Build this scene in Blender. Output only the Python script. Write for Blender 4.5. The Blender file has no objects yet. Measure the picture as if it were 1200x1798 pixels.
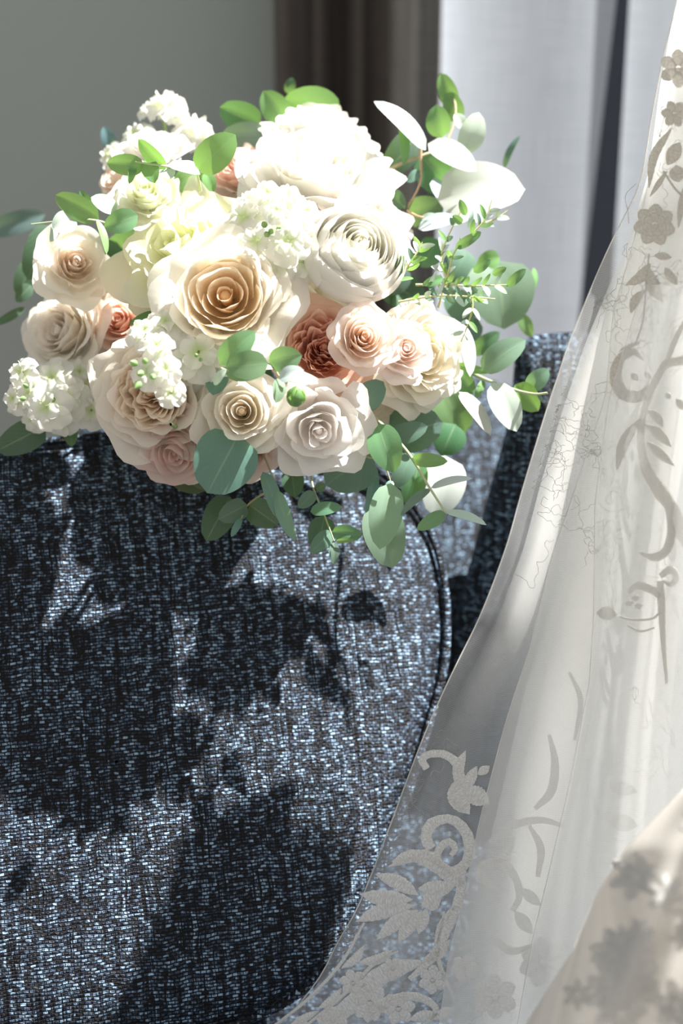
import bpy, math, random
import numpy as np
from mathutils import Vector, Matrix

C = bpy.context.scene.collection
S = bpy.context.scene
PI = math.pi

# ------------------------------------------------------------------ camera
CAM_Z, PITCH, FPX = 1.25, math.radians(18.0), 2500.0
cam_d = bpy.data.cameras.new('camera')
cam_d.sensor_fit = 'HORIZONTAL'; cam_d.sensor_width = 24.0; cam_d.lens = 50.0
cam_d.dof.use_dof = True; cam_d.dof.focus_distance = 1.06; cam_d.dof.aperture_fstop = 2.8
cam_d.clip_start = 0.05
cam = bpy.data.objects.new('camera', cam_d); C.objects.link(cam)
cam.location = (0, 0, CAM_Z); cam.rotation_euler = (PI/2 - PITCH, 0, 0)
S.camera = cam

# ------------------------------------------------------------------ world, sun, exposure
SUN_DIR = Vector((-0.50, -0.17, -0.85)).normalized()
w = bpy.data.worlds.new('world'); S.world = w; w.use_nodes = True
w.node_tree.nodes['Background'].inputs[0].default_value = (1.0, 0.985, 0.965, 1)
w.node_tree.nodes['Background'].inputs[1].default_value = 0.62
sun_d = bpy.data.lights.new('sun', 'SUN'); sun_d.energy = 20.0; sun_d.angle = math.radians(0.6)
sun_d.color = (1.0, 0.97, 0.92)
sun = bpy.data.objects.new('sun', sun_d); C.objects.link(sun)
sun.location = (1.5, 1.5, 4); sun.rotation_euler = SUN_DIR.to_track_quat('-Z', 'Y').to_euler()
S.view_settings.view_transform = 'Standard'; S.view_settings.look = 'None'
S.view_settings.exposure = 0.0; S.view_settings.gamma = 1.0; S.view_settings.use_curve_mapping = False
S.cycles.transparent_max_bounces = 24; S.cycles.max_bounces = 10; S.cycles.transmission_bounces = 8

# ------------------------------------------------------------------ helpers
RX = np.array((1.0, 0, 0)); UP = np.array((0, math.sin(PITCH), math.cos(PITCH)))
FW = np.array((0, math.cos(PITCH), -math.sin(PITCH))); CP = np.array((0, 0, CAM_Z))
def at(x, y, d):
    """world point seen at x, y of the 1200x1798 frame, d metres deep"""
    return CP + d*(FW + (x - 600)/FPX*RX - (y - 899)/FPX*UP)
def cdir(a, b, c):
    v = a*RX + b*UP - c*FW
    return v/np.linalg.norm(v)
def unit(v): return v/(np.linalg.norm(v) + 1e-12)
def spline(pts, n):
    """Catmull-Rom through pts (any dimension), n samples"""
    p = np.array(pts, float)
    if len(p) == 2: return np.array([p[0] + (p[1] - p[0])*t for t in np.linspace(0, 1, n)])
    e = np.vstack([2*p[0] - p[1], p, 2*p[-1] - p[-2]])
    out = []
    for t in np.linspace(0, len(p) - 1 - 1e-9, n):
        i = int(t); f = t - i; a, b, c, d = e[i:i+4]
        out.append(.5*((2*b) + (c - a)*f + (2*a - 5*b + 4*c - d)*f*f + (3*b - a - 3*c + d)*f**3))
    return np.array(out)

class MB:
    """collects vertices, faces, colours and uvs of one mesh"""
    def __init__(s): s.v = []; s.f = []; s.c = []; s.u = []
    def grid(s, pts, cols=None, uvs=None, close=False):
        n, m = len(pts), len(pts[0]); b = len(s.v)
        for i in range(n):
            for j in range(m):
                s.v.append(tuple(pts[i][j])); s.c.append(tuple(cols[i][j]) if cols is not None else (1, 1, 1))
                s.u.append(tuple(uvs[i][j]) if uvs is not None else (j/(m - 1), i/(n - 1)))
        for i in range(n - 1):
            for j in range(m if close else m - 1):
                k = (j + 1) % m
                s.f.append((b + i*m + j, b + i*m + k, b + (i + 1)*m + k, b + (i + 1)*m + j))
    def tube(s, path, r, seg=6, col=(1, 1, 1)):
        path = np.array(path); n = len(path)
        rs = np.full(n, r) if np.isscalar(r) else np.array(r)
        tang = np.gradient(path, axis=0); ref = np.array((0.13, 0.31, 0.94)); rows = []
        for i in range(n):
            t = unit(tang[i]); a = unit(np.cross(t, ref)); b = np.cross(t, a)
            rows.append([path[i] + rs[i]*(math.cos(q)*a + math.sin(q)*b) for q in np.arange(seg)*2*PI/seg])
        s.grid(rows, [[col]*seg]*n, None, True)
    def add(s, o):
        b = len(s.v); s.v += o.v; s.c += o.c; s.u += o.u; s.f += [tuple(b + i for i in f) for f in o.f]
    def build(s, name, mat, parent=None, smooth=True, loc=None):
        me = bpy.data.meshes.new(name); v = s.v
        if loc is not None: v = [tuple(np.array(p) - loc) for p in v]
        me.from_pydata(v, [], s.f); me.materials.append(mat)
        ca = me.color_attributes.new('tint', 'FLOAT_COLOR', 'POINT')
        ca.data.foreach_set('color', np.hstack([np.array(s.c, np.float32), np.ones((len(s.c), 1), np.float32)]).ravel())
        uv = me.uv_layers.new(name='uv'); li = np.empty(len(me.loops), np.int32); me.loops.foreach_get('vertex_index', li)
        uv.data.foreach_set('uv', np.array(s.u, np.float32)[li].ravel())
        if smooth: me.polygons.foreach_set('use_smooth', [True]*len(me.polygons))
        me.update()
        o = bpy.data.objects.new(name, me); C.objects.link(o)
        if loc is not None: o.location = loc
        if parent is not None:
            o.parent = parent
            pm = Matrix.Translation(world_loc(parent)); o.matrix_parent_inverse = pm.inverted()
        return o
def world_loc(o):
    return o['_loc'] if '_loc' in o else o.location
def keep(o, loc): o['_loc'] = list(map(float, loc)); return o
def empty(name, loc, label, cat):
    o = bpy.data.objects.new(name, None); C.objects.link(o); o.location = loc; o.empty_display_size = .05
    o['label'] = label; o['category'] = cat
    return o
def box(mb, lo, hi, col=(1, 1, 1)):
    b = len(mb.v)
    for x in (lo[0], hi[0]):
        for y in (lo[1], hi[1]):
            for z in (lo[2], hi[2]): mb.v.append((x, y, z)); mb.c.append(col); mb.u.append((x + y, z))
    mb.f += [tuple(b + i for i in f) for f in ((0, 1, 3, 2), (4, 6, 7, 5), (0, 4, 5, 1), (2, 3, 7, 6), (0, 2, 6, 4), (1, 5, 7, 3))]

# ------------------------------------------------------------------ materials
def mat(name):
    m = bpy.data.materials.new(name); m.use_nodes = True; t = m.node_tree
    for n in list(t.nodes): t.nodes.remove(n)
    return m, t, t.nodes.new('ShaderNodeOutputMaterial')
def nd(t, kind, ins=None, **props):
    n = t.nodes.new(kind)
    for k, v in props.items(): setattr(n, k, v)
    for k, v in (ins or {}).items():
        if isinstance(v, tuple) and len(v) == 2 and hasattr(v[0], 'outputs'): t.links.new(v[0].outputs[v[1]], n.inputs[k])
        elif hasattr(v, 'outputs'): t.links.new(v.outputs[0], n.inputs[k])
        else: n.inputs[k].default_value = v
    return n
def math_(t, op, a, b=0.0, c=0.0): return nd(t, 'ShaderNodeMath', {0: a, 1: b, 2: c}, operation=op)
def mixc(t, f, a, b, mode='MIX'):
    n = t.nodes.new('ShaderNodeMix'); n.data_type = 'RGBA'; n.blend_type = mode
    for i, v in ((0, f), (6, a), (7, b)):
        if isinstance(v, tuple) and len(v) == 2: t.links.new(v[0].outputs[v[1]], n.inputs[i])
        elif hasattr(v, 'outputs'): t.links.new(v.outputs[2] if v.bl_idname == 'ShaderNodeMix' else v.outputs[0], n.inputs[i])
        else: n.inputs[i].default_value = v
    return n
def lk(t, a, o, b, i): t.links.new(a.outputs[o], b.inputs[i])
def ramp(t, fac, stops):
    n = t.nodes.new('ShaderNodeValToRGB'); e = n.color_ramp.elements
    while len(e) < len(stops): e.new(.5)
    for k, (p, c) in enumerate(stops): e[k].position = p; e[k].color = c
    if isinstance(fac, tuple): t.links.new(fac[0].outputs[fac[1]], n.inputs[0])
    else: t.links.new(fac.outputs[0], n.inputs[0])
    return n
def g(v): return (v, v, v, 1)

def petal_material():
    m, t, out = mat('petal')
    a = nd(t, 'ShaderNodeAttribute', attribute_name='tint'); tc = nd(t, 'ShaderNodeTexCoord')
    mp = nd(t, 'ShaderNodeMapping', {0: (tc, 2), 3: (26, 3, 1)}); ns = nd(t, 'ShaderNodeTexNoise', {0: mp, 2: 1.0, 3: 3.0})
    bp = nd(t, 'ShaderNodeBump', {'Strength': .12, 'Distance': .001, 'Height': ns})
    p = nd(t, 'ShaderNodeBsdfPrincipled', {'Base Color': a, 'Roughness': .55, 'Specular IOR Level': .35, 'Normal': bp})
    tr = nd(t, 'ShaderNodeBsdfTranslucent', {'Color': a})
    mx = nd(t, 'ShaderNodeMixShader', {0: .5, 1: p, 2: tr}); lk(t, mx, 0, out, 0)
    return m
def leaf_material(name='leaf', trl=.3, rough=.42, veinw=.4):
    m, t, out = mat(name)
    a = nd(t, 'ShaderNodeAttribute', attribute_name='tint'); tc = nd(t, 'ShaderNodeTexCoord')
    sx = nd(t, 'ShaderNodeSeparateXYZ', {0: (tc, 2)})
    c = math_(t, 'ABSOLUTE', math_(t, 'SUBTRACT', (sx, 0), .5))
    rib = nd(t, 'ShaderNodeMapRange', {0: c, 1: .008, 2: .025, 3: 1.0, 4: 0.0})
    q = math_(t, 'SINE', math_(t, 'MULTIPLY', math_(t, 'SUBTRACT', (sx, 1), math_(t, 'MULTIPLY', c, .9)), 44.0))
    side = nd(t, 'ShaderNodeMapRange', {0: q, 1: .9, 2: 1.0, 3: 0.0, 4: .35})
    vein = math_(t, 'MAXIMUM', rib, side)
    ns = nd(t, 'ShaderNodeTexNoise', {0: (tc, 3), 2: 60.0, 3: 3.0})
    base = mixc(t, math_(t, 'MULTIPLY', ns, .14), (a, 0), (.30, .40, .34, 1))
    col = mixc(t, math_(t, 'MULTIPLY', vein, veinw), base, (.42, .55, .34, 1))
    p = nd(t, 'ShaderNodeBsdfPrincipled', {'Roughness': rough, 'Specular IOR Level': .5}); lk(t, col, 2, p, 'Base Color')
    tcol = mixc(t, .75, (a, 0), (.42, .72, .12, 1))
    tcol2 = mixc(t, math_(t, 'MULTIPLY', vein, .6), tcol, (.2, .4, .06, 1))
    tr = nd(t, 'ShaderNodeBsdfTranslucent'); lk(t, tcol2, 2, tr, 0)
    mx = nd(t, 'ShaderNodeMixShader', {0: trl, 1: p, 2: tr}); lk(t, mx, 0, out, 0)
    return m
def tint_material(name, rough=.6):
    m, t, out = mat(name)
    a = nd(t, 'ShaderNodeAttribute', attribute_name='tint'); tc = nd(t, 'ShaderNodeTexCoord')
    ns = nd(t, 'ShaderNodeTexNoise', {0: (tc, 3), 2: 90.0, 3: 3.0})
    c = mixc(t, math_(t, 'MULTIPLY', ns, .3), (a, 0), (.5, .45, .3, 1))
    p = nd(t, 'ShaderNodeBsdfPrincipled', {'Roughness': rough}); lk(t, c, 2, p, 'Base Color'); lk(t, p, 0, out, 0)
    return m
def tweed_material():
    m, t, out = mat('blue_tweed')
    tc = nd(t, 'ShaderNodeTexCoord')
    wob = nd(t, 'ShaderNodeTexNoise', {0: (tc, 2), 2: 45.0, 3: 2.0})
    off = nd(t, 'ShaderNodeVectorMath', {0: (wob, 1), 1: (.5, .5, .5)}, operation='SUBTRACT')
    off2 = nd(t, 'ShaderNodeVectorMath', {0: off, 3: .006}, operation='SCALE')
    v = nd(t, 'ShaderNodeVectorMath', {0: (tc, 2), 1: off2}, operation='ADD')
    br = nd(t, 'ShaderNodeTexBrick', {0: v, 1: (1, 1, 1, 1), 2: (0, 0, 0, 1), 3: (0, 0, 0, 1), 4: 1.0, 5: .0005, 6: .9, 7: 0.0, 8: .0046, 9: .0026})
    br.offset = .5; br.squash = 1.0
    sp = nd(t, 'ShaderNodeSeparateXYZ', {0: v})
    row = math_(t, 'ABSOLUTE', math_(t, 'SINE', math_(t, 'MULTIPLY', (sp, 1), PI/.0026)))
    cell = nd(t, 'ShaderNodeTexNoise', {0: nd(t, 'ShaderNodeMapping', {0: v, 3: (230, 470, 1)}), 2: 1.0, 3: 2.0, 4: .6})
    slub = nd(t, 'ShaderNodeTexNoise', {0: nd(t, 'ShaderNodeMapping', {0: v, 3: (240, 12, 1)}), 2: 1.0, 3: 2.0})
    slubh = nd(t, 'ShaderNodeTexNoise', {0: nd(t, 'ShaderNodeMapping', {0: v, 3: (22, 330, 1)}), 2: 1.0, 3: 2.0})
    tone = math_(t, 'ADD', math_(t, 'MULTIPLY', br, .42), math_(t, 'ADD', math_(t, 'MULTIPLY', cell, 1.0), math_(t, 'ADD', math_(t, 'MULTIPLY', slub, .75), math_(t, 'MULTIPLY', slubh, .35))))
    warp = nd(t, 'ShaderNodeTexNoise', {0: nd(t, 'ShaderNodeMapping', {0: v, 3: (420, 26, 1)}), 2: 1.0, 3: 1.0})
    wl = nd(t, 'ShaderNodeMapRange', {0: warp, 1: .58, 2: .72, 3: 0.0, 4: .42})
    tone = nd(t, 'ShaderNodeMapRange', {0: math_(t, 'SUBTRACT', tone, wl), 1: .73, 2: 1.70})
    r = ramp(t, tone, [(.12, (.004, .004, .005, 1)), (.40, (.008, .010, .016, 1)), (.60, (.045, .07, .115, 1)), (.84, (.26, .385, .52, 1))])
    gap = nd(t, 'ShaderNodeMapRange', {0: row, 1: .12, 2: .6, 3: .0, 4: 1.0})
    gap2 = math_(t, 'MULTIPLY', gap, nd(t, 'ShaderNodeMapRange', {0: (br, 1), 3: 1.0, 4: .15}))
    col = mixc(t, gap2, (.004, .004, .006, 1), r)
    h = math_(t, 'MULTIPLY', math_(t, 'ADD', gap2, .15), math_(t, 'ADD', tone, .35))
    bp = nd(t, 'ShaderNodeBump', {'Strength': 1.0, 'Distance': .0022, 'Height': h})
    p = nd(t, 'ShaderNodeBsdfPrincipled', {'Roughness': .5, 'Specular IOR Level': .22, 'Normal': bp}); lk(t, col, 2, p, 'Base Color')
    lk(t, p, 0, out, 0)
    return m
def plaster_material():
    m, t, out = mat('grey_wall')
    tc = nd(t, 'ShaderNodeTexCoord'); ns = nd(t, 'ShaderNodeTexNoise', {0: (tc, 3), 2: 35.0, 3: 4.0})
    c = mixc(t, math_(t, 'MULTIPLY', ns, .25), (.32, .365, .35, 1), (.36, .405, .385, 1))
    bp = nd(t, 'ShaderNodeBump', {'Strength': .1, 'Distance': .002, 'Height': ns})
    p = nd(t, 'ShaderNodeBsdfPrincipled', {'Roughness': .8, 'Normal': bp}); lk(t, c, 2, p, 'Base Color'); lk(t, p, 0, out, 0)
    return m
def wood_material():
    m, t, out = mat('floor_wood')
    tc = nd(t, 'ShaderNodeTexCoord'); mp = nd(t, 'ShaderNodeMapping', {0: (tc, 3), 3: (2, 30, 2)})
    ns = nd(t, 'ShaderNodeTexNoise', {0: mp, 2: 3.0, 3: 5.0})
    r = ramp(t, ns, [(.3, (.12, .09, .07, 1)), (.7, (.22, .17, .13, 1))])
    p = nd(t, 'ShaderNodeBsdfPrincipled', {'Base Color': r, 'Roughness': .5}); lk(t, p, 0, out, 0)
    return m
def curtain_material(name, c0, c1, trans, k):
    m, t, out = mat(name)
    tc = nd(t, 'ShaderNodeTexCoord')
    a = nd(t, 'ShaderNodeTexNoise', {0: nd(t, 'ShaderNodeMapping', {0: (tc, 2), 3: (420, 12, 1)}), 2: 1.0, 3: 2.0})
    b = nd(t, 'ShaderNodeTexNoise', {0: nd(t, 'ShaderNodeMapping', {0: (tc, 2), 3: (12, 420, 1)}), 2: 1.0, 3: 2.0})
    s = math_(t, 'MULTIPLY', math_(t, 'ADD', a, b), .5)
    f = nd(t, 'ShaderNodeMapRange', {0: s, 1: .35, 2: .65})
    c = mixc(t, f, c0, c1)
    bp = nd(t, 'ShaderNodeBump', {'Strength': .3, 'Distance': .001, 'Height': s})
    p = nd(t, 'ShaderNodeBsdfPrincipled', {'Roughness': .8, 'Specular IOR Level': .2, 'Normal': bp}); lk(t, c, 2, p, 'Base Color')
    if trans:
        tr = nd(t, 'ShaderNodeBsdfTranslucent'); lk(t, mixc(t, 1.0, c, k, 'MULTIPLY'), 2, tr, 0)
        mx = nd(t, 'ShaderNodeMixShader', {0: trans, 1: p, 2: tr}); lk(t, mx, 0, out, 0)
    else: lk(t, p, 0, out, 0)
    return m
def tulle_material(name, cover, col, net, period=.0013, trl=.5):
    """a net: threads diffuse and translucent, holes clear"""
    m, t, out = mat(name)
    tc = nd(t, 'ShaderNodeTexCoord'); sp = nd(t, 'ShaderNodeSeparateXYZ', {0: (tc, 2)})
    k = 2*PI/period
    s1 = math_(t, 'SINE', math_(t, 'MULTIPLY', math_(t, 'ADD', (sp, 0), math_(t, 'MULTIPLY', (sp, 1), .58)), k))
    s2 = math_(t, 'SINE', math_(t, 'MULTIPLY', math_(t, 'SUBTRACT', (sp, 0), math_(t, 'MULTIPLY', (sp, 1), .58)), k))
    hole = math_(t, 'MULTIPLY', math_(t, 'ADD', math_(t, 'MULTIPLY', s1, s2), 1.0), .5)
    cl = nd(t, 'ShaderNodeTexNoise', {0: (tc, 2), 2: 14.0, 3: 3.0})
    cv = math_(t, 'ADD', cover - net*.5 - .07, math_(t, 'ADD', math_(t, 'MULTIPLY', hole, net), math_(t, 'MULTIPLY', cl, .14)))
    cv = math_(t, 'MULTIPLY', cv, nd(t, 'ShaderNodeAttribute', attribute_name='tint')); cv.use_clamp = True
    d = nd(t, 'ShaderNodeBsdfDiffuse', {0: col}); tr = nd(t, 'ShaderNodeBsdfTranslucent', {0: col})
    sh = nd(t, 'ShaderNodeMixShader', {0: trl, 1: d, 2: tr})
    tp = nd(t, 'ShaderNodeBsdfTransparent')
    mx = nd(t, 'ShaderNodeMixShader', {0: cv, 1: tp, 2: sh}); lk(t, mx, 0, out, 0)
    return m
def thread_material(name, col, trl, scale=900):
    m, t, out = mat(name)
    tc = nd(t, 'ShaderNodeTexCoord')
    mp = nd(t, 'ShaderNodeMapping', {0: (tc, 2), 3: (1.6, 26, 1)}); ns = nd(t, 'ShaderNodeTexNoise', {0: mp, 2: 1.0, 3: 2.0})
    c = mixc(t, nd(t, 'ShaderNodeMapRange', {0: ns, 1: .35, 2: .65}), col, tuple(x*.72 for x in col[:3]) + (1,))
    bp = nd(t, 'ShaderNodeBump', {'Strength': .6, 'Distance': .0008, 'Height': ns})
    p = nd(t, 'ShaderNodeBsdfPrincipled', {'Roughness': .6, 'Normal': bp}); lk(t, c, 2, p, 'Base Color')
    tr = nd(t, 'ShaderNodeBsdfTranslucent'); lk(t, c, 2, tr, 0)
    mx = nd(t, 'ShaderNodeMixShader', {0: trl, 1: p, 2: tr}); lk(t, mx, 0, out, 0)
    return m

M = dict(petal=petal_material(), leaf=leaf_material(), waxy=leaf_material('waxy_leaf', .12, .36, .12), stem=tint_material('stem'), tweed=tweed_material(), wall=plaster_material(), wood=wood_material(),
         dark=curtain_material('taupe_drape', (.075, .064, .058, 1), (.11, .096, .088, 1), 0, None),
         grey=curtain_material('grey_drape', (.20, .19, .175, 1), (.28, .27, .255, 1), 0, None),  # opaque grey with the shade of the pale curtain's unlit folds in it
         frame=curtain_material('dark_window_frame', (.055, .062, .075, 1), (.065, .072, .085, 1), 0, None),  # flat dark tone standing for shade in the curtain gap
         light=curtain_material('pale_linen', (.41, .45, .505, 1), (.52, .56, .62, 1), .5, (1, 1, 1, 1)),
         tulle=tulle_material('tulle', .36, (.88, .90, .91, 1), .22),
         tulle_front=tulle_material('tulle_front', .5, (.90, .90, .88, 1), .3),
         lining=tulle_material('lining', .97, (.95, .945, .92, 1), .0, trl=.55),
         thread=thread_material('lace_thread', (.66, .63, .56, 1), .12),  # white lace seen against the light, its backlit darkening put into the taupe
         white_thread=thread_material('white_lace_thread', (.88, .87, .84, 1), .3),
         train=thread_material('lace_train', (.90, .87, .81, 1), .35))

# ------------------------------------------------------------------ room
mb = MB(); box(mb, (-2.2, 1.98, 0), (-0.06, 2.1, 2.6)); o = mb.build('wall_back', M['wall'], smooth=False); o['kind'] = 'structure'
mb = MB(); box(mb, (-2.2, -0.6, -0.06), (1.6, 2.1, 0)); o = mb.build('floor', M['wood'], smooth=False); o['kind'] = 'structure'

def curtain(name, x0, x1, fold, y0, mat_, label, n=160, z0=.03, z1=2.45, shift=0):
    xs = np.linspace(0, 1, n); zs = np.linspace(z0, z1, 24); rows = []; uv = []
    for z in zs:
        r = []; q = []; L = 0; prev = None
        for t in xs:
            p = np.array(((x0 + (x1 - x0)*t) + shift*(z1 - z), y0 - fold(t, z), z))
            if prev is not None: L += np.linalg.norm(p - prev)
            prev = p; r.append(p); q.append((L, z))
        rows.append(r); uv.append(q)
    m = MB(); m.grid(rows, None, uv); o = m.build(name, mat_)
    o['label'] = label; o['category'] = 'curtain'
    return o
curtain('curtain', -.085, .085, lambda t, z: .022*math.sin(t*9.2 + .4) + .02*math.sin(t*23), 1.90, M['dark'],
        'dark taupe drape hanging beside the plain grey wall')
def linen(name_x, fold, label, m_, n=160, y0=1.76):
    rows = []; uv = []
    for z in np.linspace(.03, 2.45, 24):
        xa, xb = name_x(z); r = []; q = []
        for t in np.linspace(0, 1, n):
            x = xa + (xb - xa)*t; r.append(np.array((x, y0 - fold(x, t), z))); q.append((x*1.1, z))
        rows.append(r); uv.append(q)
    m = MB(); m.grid(rows, None, uv); o = m.build('curtain', m_); o['label'] = label; o['category'] = 'curtain'
linen(lambda z: (.06, .135), lambda x, t: .016*math.sin(x*150 + 1.0) + .03*t, 'grey drape in narrow folds between the taupe and pale curtains', M['grey'], y0=1.84)
# the pale panel left of the dark gap; its free edge leans in towards the bottom
linen(lambda z: (.118, .316 - (1.25 - z)*.065 + .0), lambda x, t: .004*math.sin((x - .1)*30 - 1.1) + .16*(x - .14)**2 - .012*math.exp(-t*14), 'broad pale bluish linen curtain glowing with daylight behind the bouquet', M['light'])
linen(lambda z: (.338, .56), lambda x, t: .22*(x - .33)**2 - .004*math.exp(-t*16), 'pale linen curtain beyond the dark gap, mostly behind the dress', M['light'], y0=1.77)
mb = MB(); box(mb, (.285, 1.88, 0), (.40, 1.93, 2.5)); o = mb.build('window_1', M['frame'], smooth=False); o['kind'] = 'structure'  # dark strip added behind the panels, standing for the shaded curtain fold

# ------------------------------------------------------------------ armchair
chair = empty('armchair', (0, 1.25, 0), 'blue tweed armchair under the bouquet and white dress', 'armchair')
REC, YAW = math.radians(33), math.radians(13)
cex = np.array((math.cos(YAW), math.sin(YAW), 0))
cn = np.array((math.sin(YAW)*math.cos(REC), -math.cos(YAW)*math.cos(REC), math.sin(REC)))   # out of the face
cey = np.cross(cn, cex) * 1.0
if cey[2] < 0: cey = -cey
CO = at(380, 1250, 1.17)
def on_plane(x, y, O=CO, n=cn, ex=cex, ey=cey):
    r = at(x, y, 1.0) - CP; s = np.dot(O - CP, n)/np.dot(r, n); p = CP + s*r - O
    return np.array((np.dot(p, ex), np.dot(p, ey)))
def pillow(outline, O, ex, ey, n, T, Tb, centre, seg=160, rings=34, p=7.0, q=.5, crown=.0):
    """a padded slab: closed outline in plane coordinates, crowned front and back"""
    ol = spline(list(outline) + [outline[0]], seg + 1)[:-1]; c = np.array(centre); rows = []; uv = []
    for sgn, th in ((1, T), (-1, Tb)):
        rs = np.linspace(0.001, 1, rings)**.8
        if sgn < 0: rs = rs[::-1][1:]
        for ro in rs:
            row = []; u = []
            for a in ol:
                P2 = c + ro*(a - c); h = sgn*th*max(0, 1 - ro**p)**q + crown*sgn*(1 - ro*ro)
                row.append(O + P2[0]*ex + P2[1]*ey + h*n); u.append((P2[0] + (0 if sgn > 0 else .0), P2[1]))
            rows.append(row); uv.append(u)
    m = MB(); m.grid(rows, None, uv, True); return m, ol
opx = [(-420, 815), (-300, 800), (0, 785), (240, 762), (420, 762), (560, 785), (660, 825), (725, 885), (768, 965), (786, 1060), (783, 1170), (752, 1290), (705, 1440),
       (650, 1580), (590, 1690), (500, 1770), (380, 1815), (200, 1850), (0, 1875), (-300, 1900), (-420, 1860), (-470, 1700), (-490, 1300), (-470, 950)]
ol2 = [on_plane(*a) for a in opx]
m_, ol = pillow(ol2, CO, cex, cey, cn, .045, .06, on_plane(200, 1350), crown=.012)
cush = m_.build('back_cushion', M['tweed'], chair)
# welt seam along the front edge
pts = [CO + (on_plane(200, 1350)*(.03) + .97*a)[0]*cex + (on_plane(200, 1350)*(.03) + .97*a)[1]*cey + .028*cn for a in ol]
mb = MB(); mb.tube(np.array(pts + pts[:2]), .0035, 8); mb.u = [(p[0], p[2]) for p in mb.v]; mb.build('piping', M['tweed'], cush)
# the arm at the right of the cushion, and the reclined backrest behind
def slab(name, O, nrm, px, cpx, T, Tb, p=9, crown=.01, parent=chair):
    n_ = unit(np.array(nrm)); ex = unit(np.cross(np.array((0, 0, 1.0)), n_)); ex = -ex if ex[0] < 0 else ex
    ey = np.cross(n_, ex); ey = -ey if ey[2] < 0 else ey
    pts = [on_plane(x, y, O, n_, ex, ey) for x, y in px]
    mm, _ = pillow(pts, O, ex, ey, n_, T, Tb, on_plane(*cpx, O, n_, ex, ey), p=p, crown=crown)
    return mm.build(name, M['tweed'], parent)
slab('armrest', at(950, 900, 1.29), (-.10, -1, .16), [(905, 625), (925, 596), (960, 586), (1050, 583), (1300, 588), (1420, 640), (1440, 900), (1440, 1500), (1400, 2050), (900, 2080), (700, 1950), (745, 1400), (780, 1160), (812, 1040), (860, 860), (893, 735)], (1060, 1250), .03, .07)
slab('backrest', at(700, 900, 1.43), (.05, -1, .85), [(120, 790), (190, 700), (400, 640), (700, 640), (850, 665), (920, 690), (1000, 760), (1050, 1000), (1050, 1500), (1000, 1800), (150, 1800), (110, 1200)], (520, 1200), .03, .05)
# seat, back frame and legs
def rbox(name, lo, hi, r=.03, parent=chair, mt='tweed'):
    c = (np.array(lo) + np.array(hi))/2; h = (np.array(hi) - np.array(lo))/2; rows = []; uv = []; N = 40
    for i in range(25):
        ph = -PI/2 + PI*i/24; row = []; u = []
        for j in range(N):
            th = 2*PI*j/N; d = np.array((math.cos(ph)*math.cos(th), math.cos(ph)*math.sin(th), math.sin(ph)))
            e = .22; sg = np.sign(d)*np.abs(d)**e; sg = sg/np.max(np.abs(sg)) if np.max(np.abs(sg)) > 0 else sg
            p = c + h*np.clip(sg, -1, 1); row.append(p); u.append((p[0] + p[1], p[2] + p[1]))
        rows.append(row); uv.append(u)
    m = MB(); m.grid(rows, None, uv, True); return m.build(name, M[mt], parent)
rbox('seat', (-.52, .42, .27), (.30, 1.24, .455))
rbox('frame', (-.54, 1.20, .25), (.34, 1.36, .48))
for x in (-.46, .24):
    for y in (.50, 1.30):
        mb = MB(); mb.tube([(x, y, 0), (x, y, .3)], [.016, .026], 12, (.12, .07, .04)); mb.build('leg', M['stem'], chair)

# ------------------------------------------------------------------ wedding dress
dress = empty('wedding_dress', at(1150, 1000, 1.0), 'white tulle wedding gown with lace motifs draped over the tweed chair', 'dress')
DL = dress.location
EDGE = [(1195, -60), (1190, 0), (1165, 100), (1145, 200), (1130, 300), (1115, 350), (1085, 400), (1045, 490), (1000, 600), (960, 720), (920, 850), (890, 960), (845, 1080), (790, 1190), (745, 1290), (700, 1410), (655, 1530),
        (625, 1600), (590, 1660), (550, 1740), (490, 1798), (440, 1850)]
def dd(x, y):        # depth of the skirt: it hangs nearly plumb and turns away at its left side
    xe = float(np.interp(y, [p[1] for p in EDGE], [p[0] for p in EDGE]))
    return .986 + .094*min(1.1, max(-.1, y/1798)) + float(np.interp(y, [0, 300, 1100, 1500], [.03, .06, .055, .005]))*math.exp(-max(0, x - xe)/80) - .028*max(0, (x - 900)/300)
def interp(poly, y):
    ys = [p[1] for p in poly]; xs = [p[0] for p in poly]
    return float(np.interp(y, ys, xs))
E0 = [(1200, -60), (1160, 150), (1140, 300), (1112, 400), (1088, 500), (1068, 600), (1060, 700), (1040, 800), (1015, 900), (990, 1000), (960, 1100), (925, 1200), (895, 1330), (865, 1460), (840, 1560), (810, 1680), (785, 1850)]
E1 = [(1180, 150), (1120, 400), (1077, 550), (1063, 700), (1013, 850), (967, 983), (927, 1150), (890, 1260), (840, 1450), (810, 1600), (790, 1665), (765, 1850)]
E2 = [(1130, 500), (1070, 700), (1045, 880), (1043, 1080), (1035, 1200), (1000, 1380), (960, 1550), (935, 1650), (900, 1850)]
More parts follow.
